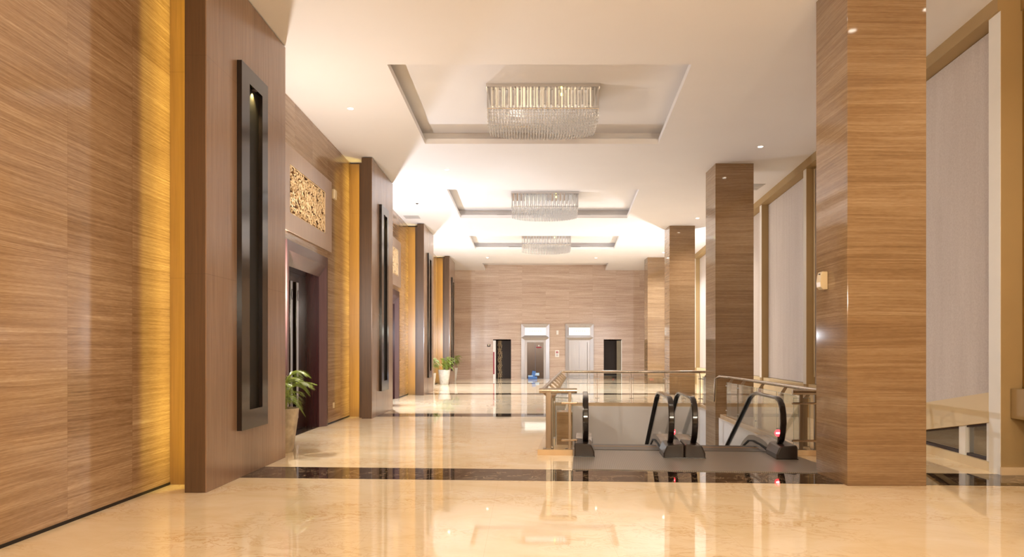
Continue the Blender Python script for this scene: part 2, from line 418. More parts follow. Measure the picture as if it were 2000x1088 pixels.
# ------------------------------------------------------------------ ceiling with four recesses
def rr(y): return 2.63 + .07*(y-10.7)
REC = [(-5.8, -1.7), (2.4, 6.5), (10.7, 14.8), (19.0, 23.1), (26.7, 30.25), (35.0, 40.0)]
b = MB(); XL, XR = -4.7, 10.5
ys = [YB-.2]
for a, c in REC: ys += [a, c]
for i in range(0, len(ys)-1, 2):
    b.quad((XL, ys[i], ZC), (XR, ys[i], ZC), (XR, ys[i+1], ZC), (XL, ys[i+1], ZC))
LIP, BK = .11, .24
for a, c in REC:
    xl = -2.14; r0, r1 = rr(a), rr(c)
    b.quad((XL, a, ZC), (xl, a, ZC), (xl, c, ZC), (XL, c, ZC))
    b.quad((r0, a, ZC), (XR, a, ZC), (XR, c, ZC), (r1, c, ZC))
    i_ = [(xl, a), (r0, a), (r1, c), (xl, c)]; o_ = [(xl-BK, a-BK), (r0+BK, a-BK), (r1+BK, c+BK), (xl-BK, c+BK)]
    for k in range(4):
        j = (k+1) % 4
        b.quad((*i_[k], ZC), (*i_[j], ZC), (*i_[j], ZC+LIP), (*i_[k], ZC+LIP))
        b.quad((*i_[k], ZC+LIP), (*i_[j], ZC+LIP), (*o_[j], ZC+LIP), (*o_[k], ZC+LIP))
        b.quad((*o_[k], ZC+LIP), (*o_[j], ZC+LIP), (*o_[j], ZR), (*o_[k], ZR))
    b.quad(*[(*p, ZR) for p in o_])
struct(b.build('ceiling', M['ceiling']))
b = MB(); b.box(XL-.4, XR+.2, YB-.4, 41, ZR+.02, ZR+.2); struct(b.build('ceiling_slab', M['ceiling']))

# ------------------------------------------------------------------ left wall
holes = [(y-1.14, y+1.14, 0, 3.25) for y in DOORY]
b = MB()
for u0, u1, v0, v1 in rect_minus(YB, YF, 0, ZR, holes): b.box(XW-.5, XW, u0, u1, v0, v1)
struct(b.build('wall_left', M['trav']))
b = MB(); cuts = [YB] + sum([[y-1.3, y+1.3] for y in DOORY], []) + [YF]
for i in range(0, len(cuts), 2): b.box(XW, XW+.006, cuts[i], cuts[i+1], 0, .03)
struct(b.build('baseboard_left', M['black_gap']))  # black strip drawn in for the shade along the wall foot

# wood pilasters
def strip_light(parent, loc, rot, sx, sy, color, W, spread=180, name='lamp'):
    l = bpy.data.lights.new(name, 'AREA'); l.shape = 'RECTANGLE'; l.size = sx; l.size_y = sy; l.energy = W; l.color = color
    l.spread = math.radians(spread); o = bpy.data.objects.new(name, l); col.objects.link(o); o.rotation_euler = rot
    o.parent = parent; o.location = Vector(loc) - (worldloc(parent) if parent else Vector()); return o
def lamp(kind, name, loc, color, W, parent=None, r=.05, rot=(0,0,0), angle=120, blend=.6):
    l = bpy.data.lights.new(name, kind); l.energy = W; l.color = color; l.shadow_soft_size = r
    if kind == 'SPOT': l.spot_size = math.radians(angle); l.spot_blend = blend
    o = bpy.data.objects.new(name, l); col.objects.link(o); o.rotation_euler = rot
    o.parent = parent; o.location = Vector(loc) - (worldloc(parent) if parent else Vector()); return o

def pilaster():
    y0 = PIL[0]; y1 = y0+2.5; zt = ZC-.025
    r = empty('wood_pilaster', (XS-.12, y0+1.25, 0))
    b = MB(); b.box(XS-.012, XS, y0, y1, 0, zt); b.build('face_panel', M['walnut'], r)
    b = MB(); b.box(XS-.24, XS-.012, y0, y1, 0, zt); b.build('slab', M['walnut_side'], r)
    b = MB(); b.box(XW+.002, XS-.24, y0+.46, y1-.46, 0, zt-.02); b.build('backing_box', M['box_wood'], r)
    for yy_, sg in ((y0+.30, 1), (y1-.30, -1)):
        b = MB(); b.box(XS-.262, XS-.24, yy_-.01, yy_+.01, .05, zt-.1); s = b.build('light_strip', M['alu'], r)
        b = MB(); ly = yy_-sg*.09; b.box(XS-.345, XS-.24, min(ly, ly+sg*.012), max(ly, ly+sg*.012), .0, zt-.06); b.build('baffle', M['walnut_side'], s)  # unseen lip added to keep the strip out of the wall's reflection
        strip_light(s, (XS-.27, yy_+sg*.02, zt/2), (0, PI/2, 0), zt-.3, .03, GOLD, 24, 175, 'strip_lamp')
    # tall black framed niche
    f0, f1, z0, z1 = y0+.80, y0+1.65, .588, 5.13; i0, i1, j0, j1 = y0+1.04, y0+1.46, .83, 4.93
    b = MB()
    for u0, u1, v0, v1 in rect_minus(f0, f1, z0, z1, [(i0, i1, j0, j1)]): b.box(XS+.0005, XS+.062, u0, u1, v0, v1)
    fr = b.build('niche_frame', M['black_lacquer'], r)
    b = MB(); b.box(XS+.0005, XS+.012, i0, i1, j0, j1); bk = b.build('niche_back', M['niche_black'], r)
    b = MB(); b.lathe([(.035, 0), (.035, .012)], (XS+.037, (i0+i1)/2, j1-.016), 16); sp = b.build('niche_spot', M['slotblack'], r)
    lamp('SPOT', 'niche_lamp', (XS+.045, (i0+i1)/2, j1-.03), (1, .88, .42), 70, r, .008, (0, math.radians(16), 0), 95, 1.0)
    return r
p0 = pilaster(); pils = [p0]
for i in range(1, 4):
    c = copy_tree(p0); c.location.y += PITCH*i; pils.append(c)
c = copy_tree(p0); c.location.y -= PITCH; pils.append(c)
for o, s in zip(pils, ['nearest walnut wall pilaster with tall black niche, left of the first doorway', 'second walnut wall pilaster with black niche, just beyond the first doorway',
                       'third walnut wall pilaster with black niche, beyond the second doorway', 'farthest walnut wall pilaster with black niche, behind the pale potted palm',
                       'walnut wall pilaster beside the camera, outside the left edge of view']):
    tag(o, s, 'pilaster', 'walnut pilasters along the left wall')

# doorways
def doorway(n, yc):
    r = empty('door_%d' % n, (XW, yc, 0)); struct(r)
    hw, zt = .98, 3.09; xd = XW-.33
    b = MB(); ow = .25; d = .012
    # casing: flat outer band and bevelled inner band
    def ring(a, z, x): return [(x, yc-a, 0), (x, yc-a, z), (x, yc+a, z), (x, yc+a, 0)]
    rings = [ring(hw+ow, zt+.42, XW+.0), ring(hw+ow, zt+.42, XW+.05), ring(hw+.16, zt+.24, XW+.05), ring(hw, zt, XW-.06), ring(hw, zt, xd)]
    for q, w2 in ((0, M['door_case']),):
        for k in range(3):
            for j in range(3): b.quad(rings[k][j], rings[k][j+1], rings[k+1][j+1], rings[k+1][j])
    b.build('casing', M['door_case'], r)
    b = MB()
    for j in range(3): b.quad(rings[3][j], rings[3][j+1], rings[4][j+1], rings[4][j])
    b.build('reveal', M['dark_wood'], r)
    for s in (-1, 1):
        b = MB(); e0, e1 = sorted((yc+s*.004, yc+s*(hw-.002)))
        b.box(xd-.05, xd, e0, e1, .01, zt-.002)
        # raised horizontal rails
        for z in (.72, 1.85, 2.75): b.box(xd, xd+.004, e0+.02, e1-.02, z-.004, z+.004)
        lf = b.build('door_leaf', M['dark_wood'], r)
        hy = yc+s*.17; b = MB(); b.box(xd, xd+.09, hy-.06, hy+.06, .25, 2.9)
        h = b.build('pull_handle', M['black_lacquer'], lf, bevel=.004)
        b = MB(); b.box(xd+.09, xd+.094, hy-.045, hy+.06, .26, 2.89); b.build('handle_plate', M['steel'], lf)
        for z in (2.64, .50):
            b = MB(); 
            for t in (1, -1):
                b.hexa([(xd+.094, hy-.02, z), (xd+.099, hy-.02, z), (xd+.099, hy, z), (xd+.094, hy, z),
                        (xd+.094, hy+.015, z+t*.1), (xd+.099, hy+.015, z+t*.1), (xd+.099, hy+.035, z+t*.1), (xd+.094, hy+.035, z+t*.1)])
            b.build('handle_bracket', M['niche_black'], lf)
    b = MB(); b.box(xd-.3, xd-.06, yc-1.2, yc+1.2, 0, zt+.2); b.build('back_lining', M['niche_black'], r)
    b = MB(); b.box(xd-.05, XW-.06, yc-hw, yc+hw, -.001, .004); b.build('threshold', M['dark_marble'], r)
    return r
for i, y in enumerate(DOORY): doorway(i+1, y)

# carved transom panels
def scroll(b, cy, cz, r0, turns, a0, sg, x, rad=.011):
    pts = []; n = int(14*turns)+4
    for i in range(n+1):
        t = i/n; a = a0+sg*t*turns*2*PI; r = r0*(1-.82*t)
        pts.append((x, cy+r*math.cos(a), cz+r*math.sin(a)))
    b.tube(pts, [rad*(1-.45*i/n) for i in range(n+1)], 5)
def carved(yc):
    r = empty('carved_panel', (XW, yc, 4.4)); z0, z1, h = 3.67, 5.17, 1.53
    a, c0, c1 = 1.075, 4.0, 4.86; xf = XW+.045
    b = MB()
    for u0, u1, v0, v1 in rect_minus(yc-h, yc+h, z0, z1, [(yc-a, yc+a, c0, c1)]): b.box(XW+.001, xf, u0, u1, v0, v1)
    b.build('panel_frame', M['taupe'], r)
    b = MB(); b.box(XW+.001, XW+.006, yc-a, yc+a, c0, c1); b.build('backing', M['carve_back'], r)
    rnd = random.Random(11); b = MB(); x = XW+.028
    W, Hh = a-.03, (c1-c0)/2-.03; cz = (c0+c1)/2
    n_y, n_z = 13, 7
    for iy in range(n_y):
        for iz in range(n_z):
            py = -W+(iy+.5)*(W*2/n_y)/1 ; pz = -Hh+(iz+.5)*(2*Hh/n_z)
            py += rnd.uniform(-.02, .02); pz += rnd.uniform(-.015, .015)
            sg = 1 if (iy+iz) % 2 else -1
            r0 = rnd.uniform(.065, .095); a0 = rnd.uniform(0, 2*PI)
            scroll(b, yc+py, cz+pz, r0, rnd.uniform(1.0, 1.5), a0, sg, x+rnd.uniform(-.006, .006), .0155)
            # leaf blades
            for q in range(3):
                aa = a0+rnd.uniform(1, 5); L = rnd.uniform(.05, .10)
                p1 = (x, yc+py+math.cos(aa)*.03, cz+pz+math.sin(aa)*.03); p2 = (x+.004, yc+py+math.cos(aa+.3)*L, cz+pz+math.sin(aa+.3)*L)
                b.tube([p1, tuple((Vector(p1)+Vector(p2))/2), p2], [.008, .014, .004], 5)
    for p in range(0, 360, 30):
        aa = math.radians(p); b.tube([(x, yc+.02*math.cos(aa), cz+.02*math.sin(aa)), (x+.006, yc+.08*math.cos(aa), cz+.08*math.sin(aa)), (x, yc+.14*math.cos(aa+.15), cz+.14*math.sin(aa+.15))], [.01, .018, .006], 5)
    for u in (-1, 1):
        b.tube([(x, yc-W-.02, cz+u*(Hh+.022)), (x, yc+W+.02, cz+u*(Hh+.022))], .012, 5); b.tube([(x, yc+u*(W+.022), cz-Hh-.02), (x, yc+u*(W+.022), cz+Hh+.02)], .012, 5)
    # keep the scrolls inside the frame
    for v in b.bm.verts:
        v.co.y = max(yc-a+.002, min(yc+a-.002, v.co.y)); v.co.z = max(c0+.002, min(c1-.002, v.co.z))
    b.build('scroll_lattice', M['carve'], r)
    return r
c0_ = carved(DOORY[0]); cps = [c0_]
for i in (1, 2):
    c = copy_tree(c0_); c.location.y += PITCH*i; cps.append(c)
for o, s in zip(cps, ['large carved scrollwork panel above the nearest doorway', 'narrow looking carved scrollwork panel above the second doorway', 'farthest carved scrollwork panel above the third doorway, hidden behind a pilaster']):
    tag(o, s, 'carved panel', 'carved panels above the left doors')
# small fittings on left wall
for i, (y, z, s) in enumerate([(14.86, 4.97, 'small grey wall box high beside the nearest carved panel')]):
    b = MB(); b.box(XW+.001, XW+.06, y-.09, y+.09, z-.1, z+.1); b.box(XW+.06, XW+.066, y-.07, y+.07, z-.08, z+.08)
    tag(b.build('wall_speaker', M['plastic'], bevel=.006), s, 'speaker')
b = MB(); b.box(XW+.001, XW+.012, 14.83, 14.95, .32, .44); b.box(XW+.012, XW+.016, 14.86, 14.92, .35, .41)
tag(b.build('wall_socket', M['plastic'], bevel=.003), 'small cream socket low on the wall right of the nearest doorway', 'socket')

# ------------------------------------------------------------------ far wall with elevators
fh = [(.06, 1.23, 0, 2.16), (2.52, 3.69, 0, 2.16), (-1.71, -.71, 0, 2.14), (4.46, 5.46, 0, 2.14)]
b = MB()
for u0, u1, v0, v1 in rect_minus(XW, 9.3, 0, ZR, fh): b.box(u0, u1, YF, YF+.3, v0, v1)
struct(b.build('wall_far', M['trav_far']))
def elevator(x, dark):
    r = empty('elevator', (x+.645, YF, 0)); o0, o1, zt = x-.14, x+1.43, 3.06
    i0, i1 = x+.06, x+1.23; b = MB()
    def bev(a0, a1, z0, z1, j0, j1, k0, k1, legs=False):   # mitred frame ring from outer rect to inner rect
        O = [(a0, z0), (a0, z1), (a1, z1), (a1, z0)]; I = [(j0, k0), (j0, k1), (j1, k1), (j1, k0)]
        idx = (0, 1, 2) if legs else (0, 1, 2, 3)
        for k in idx:
            m = (k+1) % 4
            b.quad((O[k][0], YF-.06, O[k][1]), (O[m][0], YF-.06, O[m][1]), (I[m][0], YF-.012, I[m][1]), (I[k][0], YF-.012, I[k][1]))
            b.quad((O[k][0], YF-.06, O[k][1]), (O[m][0], YF-.06, O[m][1]), (O[m][0], YF-.001, O[m][1]), (O[k][0], YF-.001, O[k][1]))
    bev(o0, o1, 2.30, zt, i0, i1, 2.43, 2.86); bev(o0, o1, 0, 2.30, i0, i1, 0, 2.16, True)
    b.build('surround', M['steel'], r)
    b = MB(); b.box(i0, i1, YF-.02, YF-.004, 2.43, 2.86); lb = b.build('lightbox', M['lightbox'], r)
    for k in range(6):
        b = MB(); gx = i0+.27+k*.115; w_ = .06; st = gx+(k % 3)*.02
        pts = [(st, 2.61), (st+.015, 2.61), (st+.015, 2.665), (gx+w_, 2.665), (gx+w_, 2.68), (gx, 2.68), (gx, 2.665), (st, 2.665)]
        if k % 3 == 0: pts = pts[:-2]
        b.extrude_poly([(q[0], YF-.024, q[1]) for q in pts], (0, .004, 0)); b.build('letter', M['lettering'], lb)
    b = MB(); y1 = YF+.20
    b.box(i0, i0+.12, YF+.05, y1+.05, 0, 2.14); b.box(i1-.12, i1, YF+.05, y1+.05, 0, 2.14); b.box(i0+.12, i1-.12, YF+.05, y1+.05, 2.04, 2.14)
    b.box(i0, i1, YF, YF+.3, 2.14, 2.16)
    b.build('jamb', M['steel'], r)
    for s in (0, 1):
        b = MB(); m = (i0+i1)/2; a, c = ((i0+.12, m-.004), (m+.004, i1-.12))[s]
        b.box(a, c, y1, y1+.03, .01, 2.04); dl = b.build('door_leaf', M['steel_dark'] if dark else M['steel'], r)
        if dark: dl['label'] = 'dark mirror steel leaf'
        if dark and s:
            b = MB(); b.box(a+.05, a+.34, y1-.006, y1, 1.72, 1.79); b.build('warning_label', M['red'], dl)
            b = MB(); q = a+.195
            b.extrude_poly([(q-.05, y1-.006, 1.82), (q+.05, y1-.006, 1.82), (q, y1-.006, 1.91)], (0, .005, 0)); b.build('warning_triangle', M['whiteplastic'], dl)
    b = MB(); b.box(i0, i1, YF-.01, y1+.1, -.002, .006); b.build('sill', M['steel'], r)
    return r
tag(elevator(0, True), 'left elevator with dark doors, steel surround and glowing sign', 'elevator', 'elevators in the far wall')
tag(elevator(2.46, False), 'right elevator with pale steel doors, steel surround and glowing sign', 'elevator', 'elevators in the far wall')
# side openings
def side_open(n, x0, x1, left):
    r = empty('door_%d' % n, ((x0+x1)/2, YF, 0)); struct(r); yb = YF+.8
    b = MB(); b.box(x0-.1, x1+.1, yb, yb+.05, 0, 2.2); b.build('back_door', M['dull_wood'], r)
    b = MB(); b.box(x0, x1, YF+.0, yb, 2.14, 2.2); b.build('head', M['carve_back'], r)
    b = MB(); b.box(x0-.06, x0, YF+.3, yb, 0, 2.14); b.build('reveal', M['dark_wood'] if left else M['dark_wood'], r)
    b = MB(); b.box(x1, x1+.06, YF+.3, yb, 0, 2.14); b.build('reveal', M['dark_wood'] if left else M['olive'], r)
    if left:
        b = MB(); b.box(x0, x0+.15, YF-.02, YF+.05, 0, 2.14); pn = b.build('side_post', M['whiteplastic'], r)
        b = MB(); b.box(x0, x0+.08, YF-.026, YF-.02, .26, 1.5); b.build('red_strip', M['red'], pn)
        b = MB(); rnd = random.Random(5)
        for k in range(40):
            z = .06+k*.075
            for q in range(2): 
                cx = x0+.30+q*.11+rnd.uniform(-.02, .02)
                pts = [(cx+.05*math.cos(a*.9+k), yb-.03, z+.045*math.sin(a*.9+k)) for a in range(6)]
                b.tube(pts, .011, 4)
        b.build('gilt_ornament', M['carve'], r)
    else:
        b = MB(); b.box(x1-.27, x1-.03, YF+.02, YF+.06, 0, 2.14); b.build('side_panel', M['olive'], r)
        b = MB(); b.box(x1-.03, x1+.01, YF-.03, YF+.05, 0, 2.16); b.build('white_edge', M['whiteplastic'], r)
side_open(4, -1.71, -.71, True); side_open(5, 4.46, 5.46, False)
b = MB(); b.box(-2.04, -1.86, YF-.02, YF-.001, 1.79, 1.94); o = b.build('wall_sign', M['slotblack']); tag(o, 'small dark sign on the far wall left of the left doorway', 'sign')
b = MB(); b.extrude_poly([(-2.02, YF-.024, 1.92), (-1.88, YF-.024, 1.92), (-1.95, YF-.024, 1.83)], (0, .004, 0)); m_ = b.build('sign_mark', M['plastic'], o)
b = MB(); b.box(1.81, 1.93, YF-.12, YF-.001, 2.46, 2.70); tag(b.build('wall_speaker', M['whiteplastic'], bevel=.01), 'white box on far wall between the two elevator signs', 'speaker')
r = empty('call_panel', (1.86, YF, 1.4), 'white call button panel on far wall between the two elevators', 'call panel')
b = MB(); b.box(1.75, 1.97, YF-.02, YF-.001, 1.22, 1.60); b.build('plate', M['whiteplastic'], r, bevel=.006)
b = MB(); b.box(1.80, 1.85, YF-.026, YF-.02, 1.42, 1.54); b.box(1.87, 1.92, YF-.026, YF-.02, 1.42, 1.54); b.build('display', M['red'], r)
b = MB(); b.box(1.80, 1.92, YF-.026, YF-.02, 1.27, 1.38); b.build('button', M['steel'], r)
# cartons by the left elevator
r = empty('leaning_cartons', (.62, YF-.2, 0), 'blue and white cards propped at the foot of the dark elevator doors', 'cards')
b = MB(); b.hexa([(.42, YF-.3, .14), (.60, YF-.25, .14), (.60, YF-.21, .14), (.42, YF-.26, .14), (.48, YF-.22, .46), (.68, YF-.17, .42), (.68, YF-.15, .42), (.48, YF-.20, .46)]); b.build('blue_card', M['blue'], r)
b = MB(); b.box(.58, .86, YF-.16, YF-.12, .19, .34); b.build('white_card', M['paleblue'], r)
b = MB(); b.box(.24, .74, YF-.34, YF-.08, 0.007, .14); b.build('low_carton', M['blue'], r)
b = MB(); b.box(.24, .50, YF-.30, YF-.10, .1405, .20); b.build('top_sheet', M['paleblue'], r)
for x, mt, nm, lb in ((4.62, 'slotblack', 'left'), (4.86, 'slotblack', 'middle'), (5.16, 'blue', 'right')) if False else []: pass

# ------------------------------------------------------------------ right wall
zs = .95
def rwin_z(y): return .664 - .166*(y-8.73)
PIERS = [8.63, 12.4, 16.1, 20.1, 24.0, 27.9, 31.8, 35.7]
b = MB(); ya, yb = YB, YF
# outer wall plane, pelmet, spandrel and piers
def rbox(bb, a0, a1, y0, y1, z0, z1): bb.hexa([R(a0,y0,z0), R(a1,y0,z0), R(a1,y1,z0), R(a0,y1,z0), R(a0,y0,z1), R(a1,y0,z1), R(a1,y1,z1), R(a0,y1,z1)])
rbox(b, .62, .8, 8.87, YF, .9, ZR)
rbox(b, .62, .8, 12.4, YF, 0, .9)
rbox(b, .62, .8, YB, 8.63, 0, ZR)
struct(b.build('wall_right', M['cream_paint']))
b = MB(); rbox(b, -.04, .62, 8.63, YF, ZC-.19, ZC+.0); rbox(b, .25, .62, YB, 8.63, ZC-.19, ZC); o = struct(b.build('trim_5', M['tan_paint']))
b = MB(); rbox(b, 0, .62, 8.63, 8.87, 0, ZC-.19); struct(b.build('wall_pier', M['tan_paint']))
for k, y in enumerate(PIERS[1:]):
    b = MB(); rbox(b, 0, .62, y, y+.2, 0, ZC-.19); o = struct(b.build('wall_pier', M['tan_paint']))
# white reveal lining on each pier's far side
for k, y in enumerate(PIERS):
    w_ = .24 if k == 0 else .2; b = MB(); rbox(b, -.006, 0, y, y+w_, 0 if k == 0 else .78, ZC-.19); rbox(b, -.006, .20, y+w_, y+w_+.006, .78, ZC-.19)
    struct(b.build('trim_%d' % (6+k), M['trimwhite']))
# spandrels below the blinds
b = MB()
for i in range(1, len(PIERS)):
    y0 = PIERS[i]+.2; y1 = PIERS[i+1] if i+1 < len(PIERS) else YF
    rbox(b, .05, .62, y0, y1, 0, .78)
struct(b.build('wall_spandrel', M['cream_paint']))
# near bay with the sloping low window
ZS = .117
def top_bl(y): return .976 - .155*(y-9.22)     # sloping lower edge of the near blind
y0, y1 = 8.87, 12.4; yend = 11.9
b = MB()
rbox(b, 0, .30, y0, y1, 0, ZS)
b.extrude_poly([R(0, y0, rwin_z(y0)), R(0, yend, ZS), R(0, y1, ZS), R(0, y1, top_bl(y1)), R(0, y0, top_bl(y0))], (.30, 0, 0))
struct(b.build('wall_low_spandrel', M['cream_paint']))
r = empty('window_1', R(.1, 10.2, ZS)); struct(r)
def wz(y): return max(ZS+.01, rwin_z(y))
for a, c in ((8.89, 9.0), (9.50, 9.66)):
    b = MB(); q = [R(.04, a, ZS), R(.16, a, ZS), R(.16, c, ZS), R(.04, c, ZS)]
    b.hexa(q + [R(.04, a, wz(a)), R(.16, a, wz(a)), R(.16, c, wz(c)), R(.04, c, wz(c))]); b.build('mullion', M['whiteplastic'], r)
b = MB(); rbox(b, .06, .14, 8.9, 11.8, ZS, ZS+.035)
b.hexa([R(.06, 8.9, wz(8.9)-.03), R(.14, 8.9, wz(8.9)-.03), R(.14, 11.7, wz(11.7)-.03), R(.06, 11.7, wz(11.7)-.03), R(.06, 8.9, wz(8.9)), R(.14, 8.9, wz(8.9)), R(.14, 11.7, wz(11.7)), R(.06, 11.7, wz(11.7))])
b.build('window_frame', M['slotblack'], r)
b = MB(); b.extrude_poly([R(.10, 8.9, ZS+.03), R(.10, 11.7, ZS+.03), R(.10, 11.7, wz(11.7)-.0), R(.10, 8.9, wz(8.9)-.03)], (.008, 0, 0)); b.build('pane', M['window_glass'], r)
# outdoors beyond the low window
b = MB(); b.box(6.9, 16, 2, 26, -.35, -.05); struct(b.build('ground_outside', M['brick']))
b = MB(); b.box(10.5, 10.8, 2, 26, -.05, 3.2); tag(b.build('garden_wall', M['brick']), 'brown brick wall seen outside through the low window', 'wall')
lamp('POINT', 'outdoor_lamp', (8.6, 11, 2.4), (1, .8, .6), 130)  # unseen point light added to brighten the brick outside
# blinds
def blind(a, y0, y1, z0f, name, mat, label, group='tall woven blinds along the right wall'):
    b = MB(); r = empty(name, R(a, (y0+y1)/2, z0f((y0+y1)/2)), label, 'blind', group); th = .012
    b.hexa([R(a, y0, z0f(y0)), R(a+th, y0, z0f(y0)), R(a+th, y1, z0f(y1)), R(a, y1, z0f(y1)), R(a, y0, ZC-.2), R(a+th, y0, ZC-.2), R(a+th, y1, ZC-.2), R(a, y1, ZC-.2)])
    b.build('cloth', mat, r)
    b = MB(); t_ = .02
    b.hexa([R(a-.006, y0, z0f(y0)), R(a+th+.006, y0, z0f(y0)), R(a+th+.006, y1, z0f(y1)), R(a-.006, y1, z0f(y1)), R(a-.006, y0, z0f(y0)+t_), R(a+th+.006, y0, z0f(y0)+t_), R(a+th+.006, y1, z0f(y1)+t_), R(a-.006, y1, z0f(y1)+t_)])
    b.build('bottom_bar', mat, r)
    return r
blind(.19, 8.885, 12.39, top_bl, 'roller_blind', M['blind'], 'nearest tall woven blind, right of the closest pillar, slanting lower edge')
BL = ['tall woven blind just left of the closest pillar, partly hidden by it', 'pale tall woven blind between the two nearest pillars', 'woven blind hidden behind the second pillar',
      'woven blind showing as a sliver left of the second pillar, nearer one', 'pale woven blind sliver between second and third pillars', 'far woven blind behind the third pillar', 'farthest woven blind near the elevator wall']
for i in range(1, 8):
    y0 = PIERS[i]+.21; y1 = (PIERS[i+1] if i+1 < 8 else YF)-.01
    blind(.20, y0, y1, lambda y: .79, 'roller_blind', M['blind'], BL[i-1])
blind(.27, YB+.2, 8.62, lambda y: 1.1, 'roller_blind', M['ochre_blind'], 'dark ochre blind cut off by the right edge of view, above a tan ledge')
b = MB(); rbox(b, .12, .30, YB+.1, 8.62, .72, 1.09); struct(b.build('trim_20', M['tan_paint']))
b = MB(); rbox(b, .30, .62, YB+.1, 8.62, 0, 1.09); struct(b.build('wall_low_right', M['tan_paint']))
b = MB(); rbox(b, -.008, .62, 8.6, 8.63, 0, .10); struct(b.build('baseboard_right', M['stone_curb']))
b = MB(); b.tube([R(.16, 16.02, .95), R(.16, 16.02, ZC-.22)], .012, 6); tag(b.build('blind_cord', M['plastic']), 'pale hanging cord beside the tan pier left of the closest pillar', 'cord')

# back wall behind the camera
b = MB(); b.box(-4.7, 7, YB-.3, YB, 0, ZR); struct(b.build('wall_back', M['trav']))

# ------------------------------------------------------------------ pillars
PL = [(3.76, 7.93, .85, 'nearest big travertine pillar carrying a small white dispenser'), (4.59, 16.35, .87, 'second travertine pillar, standing beyond the escalators at the railing'),
      (5.23, 24.5, .87, 'third travertine pillar from the camera, behind the far railing'), (5.95, 32.8, .87, 'farthest and smallest travertine pillar near the elevator wall')]
for i, (x, y, d, s) in enumerate(PL):
    b = MB(); z0 = DEP if i == 1 else 0
    b.box(x, x+.916, y, y+d, z0, ZC-.001); o = b.build('pillar', M['trav_pillar'], loc=(x+.458, y+d/2, z0), bevel=.004)
    tag(o, s, 'pillar', 'travertine pillars on the right')
r = empty('air_freshener', (3.76, 8.5, 2.44), 'small cream dispenser fixed to left face of the nearest pillar', 'dispenser')
b = MB(); prof = [(3.759, 2.33), (3.70, 2.33), (3.672, 2.36), (3.665, 2.42), (3.675, 2.50), (3.69, 2.55), (3.759, 2.55)]
b.extrude_poly([(x, 8.44, z) for x, z in prof], (0, .12, 0)); b.build('casing', M['plastic'], r, bevel=.006)
b = MB(); b.box(3.672, 3.682, 8.475, 8.505, 2.515, 2.53); b.build('nozzle', M['slotblack'], r)

